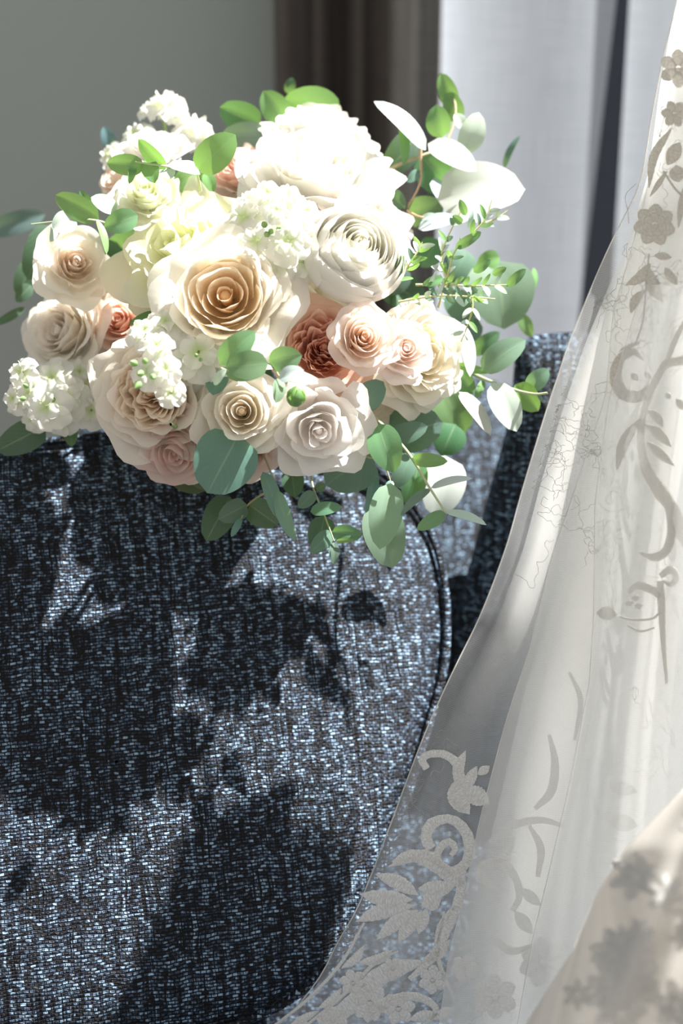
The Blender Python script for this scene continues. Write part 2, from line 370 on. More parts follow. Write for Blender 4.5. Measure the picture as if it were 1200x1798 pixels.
def sheet(edge, off, amp, freq, mt, name, ph=0, y0=-60, y1=1850, x1=1420, nx=60, ny=70, hem=0.0, cov=None):
    rows = []; uv = []; cols = []
    for y in np.linspace(y0, y1, ny):
        xl = interp(edge, y); r = []; q = []; cc = []
        for t in np.linspace(0, 1, nx)**1.25:
            x = xl + (x1 - xl)*t
            f = amp*math.sin(freq*t*(1 + .15*math.sin(y*.002)) + ph + .5*math.sin(y*.004 + ph))*(.3 + .7*min(1, y/900 if y > 0 else 0))
            edgecurl = -.004*math.exp(-(t/.03)**2)
            p = at(x, y, dd(x, y) + off + f + edgecurl); r.append(p); q.append((p[0]*1.05, p[2])); cc.append((cov(x, y, xl) if cov else 1.0,)*3)
        rows.append(r); uv.append(q); cols.append(cc)
    m = MB(); m.grid(rows, cols, uv)
    o = m.build(name, M[mt], dress)
    # rolled hem along the left edge
    if hem:
        h = MB(); h.tube(spline([r[0] for r in rows[::2]], 90), hem, 5, (.9, .92, .95)); h.u = [(p[0], p[2]) for p in h.v]; h.build('hem', M['white_thread'], o)
    return o
EI = [(a + 30 + max(0, (b - 900)*.03), b) for a, b in EDGE]
def inner_cov(x, y, xl):    # the second net skirt thins out towards its hem
    return min(1, (x - xl)/25 + .1)*float(np.interp(y, [300, 1000, 1150, 1300, 1900], [1, 1, .45, .04, .04]))
sheet(EI, .022, .004, 27, 'lining', 'net_underskirt', 1.7, cov=inner_cov)
lining = sheet(E0, .030, .004, 19, 'lining', 'underskirt', .3)
t1 = sheet(EDGE, .012, .004, 23, 'tulle', 'tulle_layer', 1.1, hem=.0005)
t1b = sheet([(a + 28 + .01*abs(b - 700), b) for a, b in EDGE], .020, .005, 17, 'tulle', 'tulle_layer', 2.3, cov=lambda x, y, xl: float(np.interp(y, [0, 950, 1180, 1500, 1650], [1, 1, .25, .25, .7])) + min(.6, max(0, (x - interp(E1, y) + 20)/60)))
t2 = sheet(E1, -.012, .004, 21, 'tulle_front', 'tulle_layer', .2, y0=150, hem=.00022)
t3 = sheet(E2, -.022, .004, 15, 'tulle', 'tulle_layer', 1.9, y0=500, hem=.0002)

def stroke(pts, wid, off, n=26, th=.0006):
    """an embroidered ribbon on the skirt: pixel points, pixel widths, lifted off the net"""
    pa = spline(pts, n); wa = spline([[w_] for w_ in wid], n)[:, 0] if len(wid) > 1 else np.full(n, wid[0])
    tg = np.gradient(pa, axis=0); m = MB(); rows = []; uv = []; L = 0
    for i in range(n):
        t = unit(tg[i]); nrm = np.array((-t[1], t[0])); row = []; u = []
        if i: L += np.linalg.norm(pa[i] - pa[i - 1])
        for k, s in enumerate((-1, -.75, -.3, .3, .75, 1)):
            jag = 1 + (.06*math.sin(i*2.1 + k) if abs(s) == 1 else 0)
            q = pa[i] + nrm*s*jag*max(.6, wa[i])/2; e = 0 if abs(s) == 1 else th
            row.append(at(q[0], q[1], dd(q[0], q[1]) + off - e)); u.append((s, L/60))
        rows.append(row); uv.append(u)
    m.grid(rows, None, uv); return m
def lace(name, mt, off, strokes, parent=dress):
    m = MB()
    for pts, wid in strokes: m.add(stroke(pts, wid, off, th=.0001 if off == 0 else .0006))
    return m.build(name, M[mt], parent)
def lf(x0, y0, x1, y1, w, bend=0):
    mx, my = (x0 + x1)/2, (y0 + y1)/2; dx, dy = x1 - x0, y1 - y0
    return ([(x0, y0), (mx - dy*bend, my + dx*bend), (x1, y1)], [2, w*.8, w, w*.75, 1.5])
def flower(cx, cy, r, n=6, a0=0):
    out = []
    for k in range(n):
        a = a0 + k*2*PI/n; ux, uy = math.cos(a), math.sin(a)
        out.append(([(cx + ux*r*.12, cy + uy*r*.12), (cx + ux*r*.6, cy + uy*r*.6), (cx + ux*r, cy + uy*r)], [r*.25, r*.58, r*.66, r*.2]))
    out.append(([(cx - r*.2, cy), (cx, cy + r*.1), (cx + r*.2, cy)], [2, r*.4, 2]))
    return out
def curl(cx, cy, r0, a0, a1, w0, w1, r1, n=7):
    pts = [(cx + (r0 + (r1 - r0)*k/(n - 1))*math.cos(a0 + (a1 - a0)*k/(n - 1)), cy + (r0 + (r1 - r0)*k/(n - 1))*math.sin(a0 + (a1 - a0)*k/(n - 1))) for k in range(n)]
    return (pts, [w0, (w0 + w1)*.7, w1])
UO = -.016      # upper lace sits on the front net
# upper right: flowers, leaves and scrolls
lace('lace_flower', 'thread', UO, flower(1150, 395, 37, 7, .3))
lace('lace_flower', 'thread', UO, flower(1192, 120, 34, 6, .5))
lace('lace_flower', 'thread', UO, flower(1185, 200, 24, 6, .1))
for a in (lf(1180, 225, 1140, 330, 16, .1), lf(1172, 300, 1142, 345, 10), lf(1195, 250, 1172, 290, 26), lf(1188, 290, 1192, 320, 30), lf(1142, 462, 1100, 500, 20, -.12), lf(1140, 470, 1165, 530, 24, .1), lf(1132, 510, 1108, 550, 17, .1),
          lf(1168, 470, 1190, 500, 18), lf(1150, 448, 1180, 452, 14), lf(1200, 330, 1192, 400, 12), lf(1125, 600, 1090, 615, 8)):
    lace('lace_leaf', 'thread', UO, [a])
lace('lace_stem', 'thread', UO, [([(1165, 300), (1185, 330), (1200, 345)], [4]), ([(1140, 445), (1135, 500), (1130, 560), (1118, 600)], [3])])
lace('lace_scroll', 'thread', UO, [([(1130, 632), (1112, 618), (1088, 632), (1082, 665), (1095, 692), (1122, 696), (1145, 680), (1160, 655), (1172, 638), (1205, 632)], [3, 12, 18, 22, 22, 20, 14, 12, 16, 18])])
lace('lace_scroll', 'thread', UO, [([(1172, 632), (1150, 670), (1132, 720), (1126, 770), (1135, 820), (1158, 860), (1178, 890), (1180, 930), (1172, 965), (1150, 978), (1124, 970)], [8, 12, 12, 14, 20, 26, 22, 16, 16, 16, 5])])
lace('lace_scroll', 'thread', UO, [([(1205, 560), (1185, 600), (1170, 640)], [6, 10, 8])])
for a in (lf(1125, 735, 1083, 826, 20, .08), lf(1138, 720, 1165, 750, 18, -.1), lf(1134, 745, 1180, 785, 20, -.05), lf(1136, 775, 1185, 818, 18), lf(1188, 700, 1205, 720, 16), lf(1185, 880, 1200, 960, 24), lf(1170, 690, 1178, 700, 12)):
    lace('lace_leaf', 'thread', UO, [a])
for x, y in ((1115, 662), (1139, 659)): lace('lace_bead', 'thread', UO, [lf(x - 6, y - 6, x + 6, y + 6, 12)])
lace('lace_scroll', 'thread', UO, [([(1160, 1012), (1178, 1000), (1188, 1012), (1180, 1026), (1165, 1020)], [10, 14, 12, 10, 4])])
lace('lace_scroll', 'thread', UO, [([(1104, 1042), (1120, 1028), (1145, 1035), (1160, 1048)], [5, 14, 16, 10]), ([(1085, 1082), (1112, 1088), (1145, 1086), (1160, 1075)], [4, 5, 5, 4])])
lace('lace_leaf', 'thread', UO, [lf(1048, 1076, 1086, 1078, 24)])
for x, y in ((1106, 1061), (1117, 1052), (1122, 1066)): lace('lace_bead', 'thread', UO, [lf(x - 7, y, x + 7, y - 4, 11)])
lace('lace_stem', 'thread', UO, [([(1102, 1098), (1125, 1108), (1150, 1102)], [4, 5, 4]), ([(1160, 1020), (1162, 1060), (1165, 1120), (1172, 1200)], [12, 14, 10, 6])])
# lower left: big scrolls and leaves on the sheer side
LO = .008
lace('lace_scroll', 'white_thread', LO, [([(750, 1350), (742, 1335), (752, 1325), (778, 1324), (800, 1338), (808, 1362), (806, 1390)], [12, 14, 13, 14, 16, 18, 20])])
lace('lace_flower', 'white_thread', LO, [lf(806, 1385, 818, 1318, 20, -.1), lf(815, 1390, 838, 1345, 20), lf(800, 1370, 825, 1430, 36, .1), lf(815, 1385, 860, 1410, 34), lf(840, 1360, 860, 1345, 16), lf(795, 1375, 815, 1425, 26, .1)])
lace('lace_scroll', 'white_thread', LO, [([(758, 1490), (748, 1470), (760, 1445), (790, 1438), (815, 1455), (826, 1490), (815, 1520), (790, 1530), (768, 1515), (772, 1490), (788, 1478), (800, 1490), (792, 1502)], [18, 20, 20, 16, 20, 20, 18, 16, 14, 14, 14, 12, 8])])
lace('lace_leaf', 'white_thread', LO, [lf(682, 1522, 800, 1540, 20, -.25), ([(690, 1516), (720, 1502), (760, 1515), (800, 1545), (815, 1550)], [8, 20, 26, 22, 8])])
for a in (lf(735, 1572, 660, 1535, 26, .05), lf(725, 1580, 632, 1570, 30, -.03), lf(728, 1590, 625, 1618, 28, .05), lf(735, 1598, 662, 1650, 26, .05), lf(742, 1600, 700, 1655, 26, .05), lf(750, 1595, 735, 1640, 22), lf(735, 1560, 800, 1555, 30, .05), lf(740, 1590, 775, 1575, 34)):
    lace('lace_leaf', 'white_thread', LO, [a])
lace('lace_stem', 'white_thread', LO, [([(812, 1520), (808, 1570), (790, 1620), (760, 1680), (720, 1720)], [14, 16, 18, 16, 10]), ([(800, 1590), (775, 1625), (765, 1660)], [8, 12, 6])])
lace('lace_scroll', 'white_thread', LO, [([(640, 1790), (680, 1760), (730, 1750), (765, 1770), (750, 1798)], [18, 20, 16, 12, 8]), ([(560, 1798), (610, 1770), (660, 1720), (700, 1700), (740, 1690)], [26, 30, 34, 30, 10])])
lace('lace_flower', 'white_thread', LO, flower(585, 1790, 26, 6, .2))
lace('lace_flower', 'white_thread', LO, flower(650, 1760, 34, 6, .2))
for cx, cy, r in ((700, 1770, 30), (760, 1720, 26), (530, 1815, 26), (620, 1725, 24), (815, 1700, 24), (690, 1700, 20)):
    lace('lace_flower', 'white_thread', LO, flower(cx, cy, r, 6, cx*.1))
for a in (lf(600, 1700, 640, 1660, 16, .1), lf(630, 1690, 690, 1668, 18, .1), lf(560, 1770, 600, 1735, 16, .1), lf(510, 1800, 560, 1775, 14), lf(720, 1790, 770, 1780, 22), lf(740, 1690, 790, 1650, 20, .1), lf(800, 1770, 760, 1790, 20)):
    lace('lace_leaf', 'white_thread', LO, [a])
lace('lace_stem', 'white_thread', LO, [([(470, 1810), (540, 1755), (600, 1690), (640, 1620)], [5, 6, 6, 4]), ([(520, 1815), (600, 1750), (660, 1690), (700, 1670)], [5, 7, 7, 4]), ([(780, 1600), (770, 1680), (800, 1760)], [4, 8, 4])])
# behind the front net, dim
BO = .0
for s_ in ([([(870, 1560), (845, 1540), (850, 1520), (880, 1515), (905, 1540), (912, 1575), (900, 1600)], [12, 14, 16, 16, 14, 12, 10])], [([(860, 1480), (900, 1450), (950, 1440), (990, 1450)], [8, 14, 12, 6])], [([(965, 1290), (975, 1340), (968, 1390), (940, 1420)], [6, 14, 16, 8])],
           [([(850, 1610), (870, 1650), (900, 1670), (935, 1660)], [8, 14, 14, 6])], [([(930, 1450), (950, 1490), (945, 1540)], [6, 14, 8])], [([(1000, 1180), (1020, 1230), (1010, 1300)], [5, 10, 6])]):
    lace('lace_scroll', 'white_thread', BO, s_)
lace('lace_flower', 'white_thread', BO, flower(955, 1690, 44, 7, .1))
lace('lace_flower', 'white_thread', BO, flower(870, 1750, 40, 6, .5))
for a in (lf(905, 1600, 935, 1640, 24), lf(915, 1560, 950, 1590, 20), lf(860, 1520, 905, 1470, 18, .1), lf(1065, 1380, 1120, 1390, 26), lf(1070, 1440, 1120, 1450, 30)):
    lace('lace_leaf', 'white_thread', BO, [a])
# fine wandering threads, nobody could count them
random.seed(5)
mb = MB()
for (x0, y0, x1, y1, k) in ((1060, 420, 1200, 640, 22), (950, 720, 1070, 960, 26), (1090, 850, 1160, 1000, 12), (1120, 1150, 1200, 1350, 6), (640, 1690, 900, 1798, 16), (690, 1330, 800, 1500, 5), (1140, 20, 1200, 300, 6)):
    for _ in range(k):
        x, y, a = random.uniform(x0, x1), random.uniform(y0, y1), random.uniform(0, 6.28); path = []
        for i in range(34):
            a += random.gauss(0, .75); x += 5*math.cos(a); y += 5*math.sin(a)
            if x < interp(EDGE, y) + 14: x += 9
            path.append(at(x, y, dd(x, y) + (UO if x > interp(E1, y) and y < 1300 else LO) + .001))
        mb.tube(spline(path, 60), .00015, 3)
o = mb.build('corded_thread', M['thread'], dress); o['kind'] = 'stuff'
mb = MB(); mb.tube(spline([at(x, y, dd(x, y) - .01) for x, y in ((1118, 322), (1099, 343), (1103, 370), (1105, 392))], 14), .0003, 4); mb.build('loose_thread', M['white_thread'], dress)
# gathered lace train close to the lens
TE = [(1330, 1300), (1200, 1385), (1100, 1490), (1045, 1575), (1005, 1670), (960, 1740), (915, 1810), (880, 1880)]
rng = random.Random(3)
def train_at(x, y, lift=0.0):
    t = (x - interp(TE, y))/(1500 - interp(TE, y))
    return at(x, y, .80 + .10*math.exp(-max(0, t)*14) - .05*t + .016*(y - 1300)/600 + .008*math.sin(t*17 + y*.008) + .003*math.sin(t*31 - y*.013) - lift)
rows = []; uv = []
for y in np.linspace(1300, 1900, 50):
    xl = interp(TE, y); r = [train_at(xl + (1500 - xl)*t, y) for t in np.linspace(0, 1, 50)]
    rows.append(r); uv.append([(p[0], p[2]) for p in r])
mb = MB(); mb.grid(rows, None, uv); tr = mb.build('lace_train', M['train'], dress)
for k in range(34):      # flat flowers stitched on
    y = rng.uniform(1430, 1790); x = interp(TE, y) + rng.uniform(35, 280); R = rng.uniform(26, 48); m = MB()
    for j in range(6):
        a = j*PI/3 + k; cx, cy = x + R*.55*math.cos(a), y + R*.55*math.sin(a); rws = []
        for i in range(4):
            f = i/3; rws.append([train_at(cx + R*f*(.46*math.cos(q)*math.cos(a) - .26*math.sin(q)*math.sin(a)), cy + R*f*(.46*math.cos(q)*math.sin(a) + .26*math.sin(q)*math.cos(a)), .0006 + .0004*(1 - f)) for q in np.arange(10)*PI/5])
        m.grid(rws, None, None, True)
    m.build('lace_flower', M['white_thread'], tr)

# ------------------------------------------------------------------ bouquet
BL = at(450, 640, 1.14)
bouquet = empty('bridal_bouquet', BL, 'round bouquet of white, cream and blush roses with eucalyptus on the chair', 'bouquet')
rng = random.Random(11)
def frame_of(axis, spin):
    z = unit(np.array(axis)); ref = np.array((0, 0, 1.0)) if abs(z[2]) < .9 else np.array((0, 1.0, 0))
    x = unit(np.cross(ref, z)); y = np.cross(z, x)
    return math.cos(spin)*x + math.sin(spin)*y, -math.sin(spin)*x + math.cos(spin)*y, z
def bez(a, b, c, d, t): return (1-t)**3*a + 3*(1-t)**2*t*b + 3*(1-t)*t*t*c + t**3*d
def petal_pts(th, rt, zt, wrap, curlr, ruf, z0=-.62, tipcut=.16, rnd=rng, nx=13, ny=11, bulge=1.0, spiral=.05):
    """grid of a petal in flower space (unit radius): a cupped blade from the receptacle to a lip of radius rt at height zt"""
    ph = rnd.uniform(0, 6.28); k1 = rnd.uniform(2.0, 3.2); k2 = rnd.uniform(5, 7); sc = rnd.uniform(.93, 1.06); lean = rnd.uniform(-.05, .05)*rt; zt += rnd.uniform(-.035, .035); sk = rnd.uniform(-.10, .10)
    rows = []; point = rnd.uniform(0, .05); notch = rnd.uniform(-.5, .5)
    for i in range(ny):
        t0 = i/(ny - 1); row = []
        for j in range(nx):
            s = -1 + 2*j/(nx - 1)
            tm = 1 - tipcut*abs(s)**3.4 + point*math.exp(-((s - notch)/.25)**2) - .5*point
            t = t0*tm*sc
            r = bez(.04, rt*.75*bulge, rt*1.04*bulge, rt, t); z = bez(z0, z0 + .05, (z0 + zt)*.35 + zt*.1, zt, t)
            lip = max(0, t - .66)/.34
            r += curlr*lip**2; z -= curlr*.55*lip**2.5
            wd = wrap*(.30 + .70*math.sin(min(1, t*1.3)*PI/2)**.8)
            r += lean*t*t + spiral*s*t + .16*curlr*abs(s)**3*t
            wv = math.sin(k1*s*1.6 + ph) + .28*math.sin(k2*s*1.4 + 2*ph)
            r += ruf*t**3*wv*.6; z += ruf*t**3*.6*math.sin(k1*s*1.8 + ph + 1.3)
            a = th + s*wd + sk*t
            row.append((r*math.cos(a), r*math.sin(a), z))
        rows.append(row)
    return rows
def lerp3(a, b, t): return tuple(a[i] + (b[i] - a[i])*t for i in range(3))
def petal_cols(rows, ci, co, f, tipc=None):
    ny = len(rows); out = []
    for i, r in enumerate(rows):
        t = i/(ny - 1); c = lerp3(ci, co, min(1, f*1.15 + .25*(t - .5)))
        c = lerp3(c, co, max(0, t - .72)/.28*.55)
        out.append([c]*len(r))
    return out
def rose(px, py, d, Rpx, axis, ci, co, kind='garden', heart=.5, label=None, seed=0, name='rose', n_out=None, flat=0.0):
    """heart mesh is the part, each outer petal a sub-part"""
    rnd = random.Random(seed*77 + 5); R = Rpx*d/FPX; ax = cdir(*axis); X, Y, Z = frame_of(ax, rnd.uniform(0, 6.28))
    O = at(px, py, d) - Z*R*.1
    W = lambda p: O + R*(p[0]*X + p[1]*Y + p[2]*Z)
    hm = MB(); outer = []
    if kind == 'ranunculus': layers = [(f, 3 + int(3*f)) for f in np.linspace(.10, 1.0, 12)]
    elif kind == 'garden': layers = [(f, n) for f, n in ((.09, 2), (.20, 3), (.31, 3), (.42, 4), (.52, 4), (.61, 4), (.74, 5), (.88, 5), (1.0, 5))]
    elif kind == 'dense': layers = [(f, n) for f, n in ((.08, 3), (.14, 4), (.20, 4), (.26, 5), (.32, 5), (.38, 6), (.44, 6), (.5, 6), (.58, 6), (.70, 5), (.85, 5), (1.0, 5))]
    elif kind == 'open': layers = [(f, n) for f, n in ((.10, 2), (.2, 3), (.34, 3), (.52, 4), (.76, 5), (1.0, 5))]
    else: layers = [(f, n) for f, n in ((.09, 2), (.19, 2), (.30, 3), (.42, 3), (.58, 4), (.80, 5), (1.0, 5))]      # spray
    th = rnd.uniform(0, 6.28)
    for f, n in layers:
        th += rnd.uniform(.5, 1.2)
        for k in range(n):
            a = th + k*2*PI/n + rnd.uniform(-.12, .12)
            if kind == 'ranunculus':
                zt = .50*math.sqrt(max(0, 1.02 - f*f)) - .05*(1 - f); rt = f*.90; p = petal_pts(a, rt, zt, 1.3*PI/n, -.07, .010, rnd=rnd, bulge=1.18, tipcut=.10, spiral=.03)
            else:
                h = heart
                if f <= h:
                    g_ = f/h; rt = f*1.03; zt = (.20 + .20*g_ if kind in ('garden', 'dense') else .44 - .10*g_) + rnd.uniform(-.03, .03); cu = .02 + .06*g_
                    wr = 1.28*PI/n; ru = .12*f + .012; bl = 1.10
                else:
                    g_ = (f - h)/(1 - h); rt = f*.93; zt = .35 - (.42 + flat)*g_**1.3 + rnd.uniform(-.04, .04); cu = .12 + .15*g_; wr = 1.2*PI/n; ru = .07 + .06*g_; bl = 1.03
                if kind == 'open': ru *= 1.4; zt += rnd.uniform(-.04, .06)
                if kind == 'dense' and f < h: a += rnd.uniform(-.25, .25); wr *= .85; ru *= 1.7
                p = petal_pts(a, rt, zt, wr, cu, ru, rnd=rnd, bulge=bl, spiral=.02 + .02*f, z0=-.42 if f <= h and kind != 'spray' else -.6)
            cols = petal_cols(p, ci, co, f)
            pw = [[W(q) for q in r] for r in p]
            if f <= max(.45, heart*.9) or kind == 'ranunculus' and f < .75: hm.grid(pw, cols)
            else:
                m = MB(); m.grid(pw, cols); outer.append(m)
    top = .12 if kind in ('garden', 'dense') else .26
    hm.grid([[W((r*math.cos(q), r*math.sin(q), z)) for q in np.arange(8)*2*PI/8] for r, z in ((.03, -.5), (.07, -.2), (.085, top*.4), (.06, top*.85), (.015, top), (.001, top - .01))], [[ci]*8]*6, None, True)
    # receptacle and sepals under the bloom
    sp = MB()
    rec = [[W((r*math.cos(q), r*math.sin(q), z)) for q in np.arange(10)*2*PI/10] for r, z in ((.01, -.78), (.09, -.74), (.12, -.66), (.10, -.58), (.05, -.5))]
    sp.grid(rec, [[(.16, .28, .09)]*10]*5, None, True)
    for k in range(5):
        a = k*2*PI/5; pts = []
        for i in range(5):
            t = i/4; wdt = .10*math.sin(PI*min(1, .15 + t*.85)); r = .1 + .34*t; z = -.62 + .02*t
            pts.append([W((r*math.cos(a) - s*wdt*math.sin(a), r*math.sin(a) + s*wdt*math.cos(a), z)) for s in (-1, 0, 1)])
        sp.grid(pts, [[(.17, .30, .10)]*3]*5)
    b = hm.build(name, M['petal'], bouquet, loc=O); keep(b, O)
    if label: b['label'] = label
    for m in outer: m.build('petal', M['petal'], b)
    sp.build('sepals', M['leaf'], b)
    return b
WHITE, IV, CREAM = (.90, .885, .84), (.90, .87, .79), (.93, .89, .77)
BLUSH, PINK, DUSTY = (.94, .77, .67), (.88, .54, .43), (.80, .62, .56)
APR, GRN, PEACH = (1.0, .74, .42), (.80, .83, .50), (.96, .74, .56)
rose(555, 285, 1.13, 128, (.05, .75, .75), IV, WHITE, 'garden', .5, 'large sunlit white rose at the top of the bouquet', 1)
rose(560, 212, 1.18, 82, (.1, .8, .6), IV, WHITE, 'spray', .5, None, 2)
rose(615, 245, 1.19, 62, (.4, .7, .6), IV, WHITE, 'spray', .5, None, 31)
rose(628, 437, 1.06, 100, (.25, .30, .9), (.93, .92, .78), WHITE, 'ranunculus', .5, 'white ranunculus with tight round layers of petals', 3, 'ranunculus')
rose(665, 385, 1.12, 92, (.55, .5, .65), BLUSH, (.94, .88, .84), 'open', .5, None, 4)
rose(395, 518, 1.035, 122, (0, .12, 1), APR, (.94, .92, .85), 'garden', .60, 'cream rose with an apricot heart at the middle of the bouquet', 5)
rose(312, 432, 1.08, 122, (-.35, .35, .8), GRN, (.87, .86, .68), 'open', .45, 'pale greenish cream rose beside the apricot-hearted one', 6)
rose(256, 335, 1.10, 56, (0, .45, .9), (.82, .85, .56), (.88, .88, .76), 'spray', .55, None, 7)
rose(266, 252, 1.15, 58, (-.1, .75, .65), IV, WHITE, 'spray', .5, None, 8)
rose(205, 312, 1.19, 50, (-.6, .35, .6), PEACH, (.92, .86, .78), 'spray', .5, None, 9)
rose(132, 462, 1.11, 64, (.35, .1, .85), BLUSH, (.93, .89, .80), 'spray', .5, 'blush cream rose at the left edge, cupped', 10)
rose(100, 580, 1.14, 78, (-.45, .1, .85), (.91, .83, .75), (.93, .89, .81), 'garden', .45, None, 11)
rose(208, 562, 1.14, 58, (-.1, .2, .95), PINK, (.89, .73, .63), 'spray', .55, 'small pink rose half hidden in shade', 12)
rose(262, 688, 1.05, 106, (-.12, -.12, 1), (.97, .79, .62), (.93, .88, .79), 'dense', .5, 'large blush rose low on the left with a crumpled peach heart', 13)
rose(425, 722, 1.04, 76, (0, 0, 1), (.95, .84, .70), (.94, .91, .83), 'spray', .55, None, 14)
rose(560, 755, 1.045, 87, (.1, -.3, .9), (.93, .88, .85), (.94, .91, .87), 'open', .4, 'loose open blush white rose at the bottom', 15)
rose(570, 608, 1.062, 86, (.1, .15, 1), (.88, .50, .37), (.92, .66, .54), 'dense', .62, 'dusty pink rose packed with petals', 16)
rose(640, 592, 1.045, 58, (.15, .1, 1), PEACH, (.95, .87, .81), 'spray', .6, None, 17)
rose(712, 612, 1.06, 52, (.3, .1, .9), (.95, .74, .63), (.95, .87, .82), 'spray', .6, None, 18)
rose(748, 625, 1.10, 90, (.5, -.05, .8), (.94, .84, .58), (.94, .91, .83), 'garden', .5, 'cream rose with a yellow heart facing right', 19)
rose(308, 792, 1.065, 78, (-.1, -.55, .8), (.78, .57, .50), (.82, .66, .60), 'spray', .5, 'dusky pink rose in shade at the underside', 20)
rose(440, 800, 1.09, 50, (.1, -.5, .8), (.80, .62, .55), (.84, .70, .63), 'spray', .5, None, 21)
rose(420, 292, 1.17, 62, (-.2, .5, .8), PINK, (.91, .76, .68), 'spray', .5, None, 22)
rose(530, 545, 1.11, 95, (.1, .1, 1), CREAM, (.88, .84, .72), 'open', .4, None, 23)
rose(640, 690, 1.11, 70, (.2, -.2, .9), CREAM, (.87, .80, .68), 'open', .4, None, 24)
rose(480, 420, 1.13, 85, (0, .3, 1), CREAM, (.88, .84, .74), 'open', .4, None, 25)

# stock: a stem with ruffled florets and green buds
def floret(mb, P, axis, r, col, seed):
    rnd = random.Random(seed); X, Y, Z = frame_of(axis, rnd.uniform(0, 6))
    for ring, (n, z, q) in enumerate(((5, 0, 1.0), (4, .25, .62))):
        for k in range(n):
            a = k*2*PI/n + rnd.uniform(-.2, .2) + ring*.5; ph = rnd.uniform(0, 6); rows = []
            for i in range(6):
                t = i/5; row = []
                for j in range(7):
                    s = -1 + j/3; wd = .52*math.sin(PI*(.08 + .62*t))*q; rr = q*(.08 + .92*t*(1 - .12*s*s)); zz = z + .35*t*(1 - t) - .25*t*t*(1 - ring) + .15*t*t*math.sin(3.8*s + ph) + .14*s*s*t
                    row.append(P + r*((rr*math.cos(a) - s*wd*math.sin(a))*X + (rr*math.sin(a) + s*wd*math.cos(a))*Y + zz*Z))
                rows.append(row)
            cols = [[lerp3((.60, .74, .32), col, min(1, .15 + i/5*1.6))]*7 for i in range(6)]
            mb.grid(rows, cols)
def bud_mesh(P, axis, L, r, c0, c1):
    X, Y, Z = frame_of(axis, 0); m = MB(); rows = []; cols = []
    for i in range(8):
        t = i/7; rad = r*math.sin(PI*(.12 + .88*t)**.85)*(1 if t < 1 else 0)
        rows.append([P + L*t*Z + rad*(math.cos(q)*X + math.sin(q)*Y) for q in np.arange(9)*2*PI/9]); cols.append([lerp3(c0, c1, t)]*9)
    m.grid(rows, cols, None, True); return m
def stock(px, py, d, flowers, buds, axis, label=None):
    base = at(px, py, d); ax = cdir(*axis); st = MB(); st.tube([base - ax*.10, base - ax*.04, base], [.0022, .002, .0012], 7, (.22, .36, .12))
    s = st.build('stock_stem', M['stem'], bouquet, loc=base); keep(s, base)
    if label: s['label'] = label
    for k, (x, y, r, dz) in enumerate(flowers):
        P = at(x, y, d + dz); m = MB(); off = np.array((x - px, -(y - py)))/90
        floret(m, P, cdir(axis[0] + off[0]*.8, axis[1] + off[1]*.8, axis[2] + .5), r*1.3*d/FPX, (.90, .89, .84), int(x*7 + y)); m.build('floret', M['petal'], s)
    for x, y, L in buds:
        P = at(x, y, d - .012); dx, dy = x - px, py - y
        bud_mesh(P, cdir(dx*.02 + .1, dy*.02 + .2, .6), L*d/FPX, L*.36*d/FPX, (.16, .32, .10), (.36, .52, .2)).build('bud', M['leaf'], s)
    return s
stock(478, 400, 1.05, [(470, 345, 27, 0), (505, 348, 24, .01), (432, 385, 34, .01), (452, 425, 32, -.005), (505, 425, 34, -.01), (520, 400, 30, 0), (535, 375, 26, .02), (495, 465, 36, .005), (530, 460, 34, .01), (425, 410, 28, .02), (440, 360, 26, .02), (485, 372, 18, -.02)],
      [(472, 385, 16), (480, 392, 15), (466, 398, 16), (476, 408, 15), (488, 404, 14), (470, 412, 15)], (0, .2, 1), 'white stock spike with green bud centre')
stock(265, 640, 1.0, [(275, 610, 26, 0), (290, 650, 24, -.005), (262, 655, 26, 0), (300, 690, 22, .005), (255, 585, 30, .035), (290, 570, 30, .04)],
      [(240, 640, 17), (250, 655, 18), (256, 637, 15), (268, 660, 16), (246, 672, 20)], (-.1, .35, .9), 'small lit sprig of white stock with green buds')
stock(350, 622, 1.035, [(350, 620, 42, 0), (325, 600, 28, .02), (375, 640, 26, .01), (330, 655, 28, .015)], [(345, 625, 10), (352, 632, 10)], (0, .1, 1))
stock(85, 690, 1.10, [(40, 655, 24, 0), (55, 690, 26, .0), (28, 700, 24, .01), (95, 665, 32, .01), (85, 715, 34, -.01), (120, 700, 32, .01), (150, 680, 28, .03), (60, 735, 22, .02), (160, 720, 30, .02), (110, 735, 26, .02), (140, 655, 26, .03)],
      [(50, 680, 13), (45, 700, 13), (86, 695, 14), (92, 702, 13)], (-.3, .1, .9), 'white stock spike in shade at the lower left')
stock(285, 195, 1.20, [(290, 185, 30, 0), (262, 195, 18, .01), (305, 200, 22, .01), (345, 230, 30, .01), (362, 245, 22, .02), (330, 240, 24, .02), (240, 240, 26, .0), (195, 275, 22, .0)], [], (-.1, .9, .4))
stock(300, 745, 1.02, [], [], (0, 0, 1))

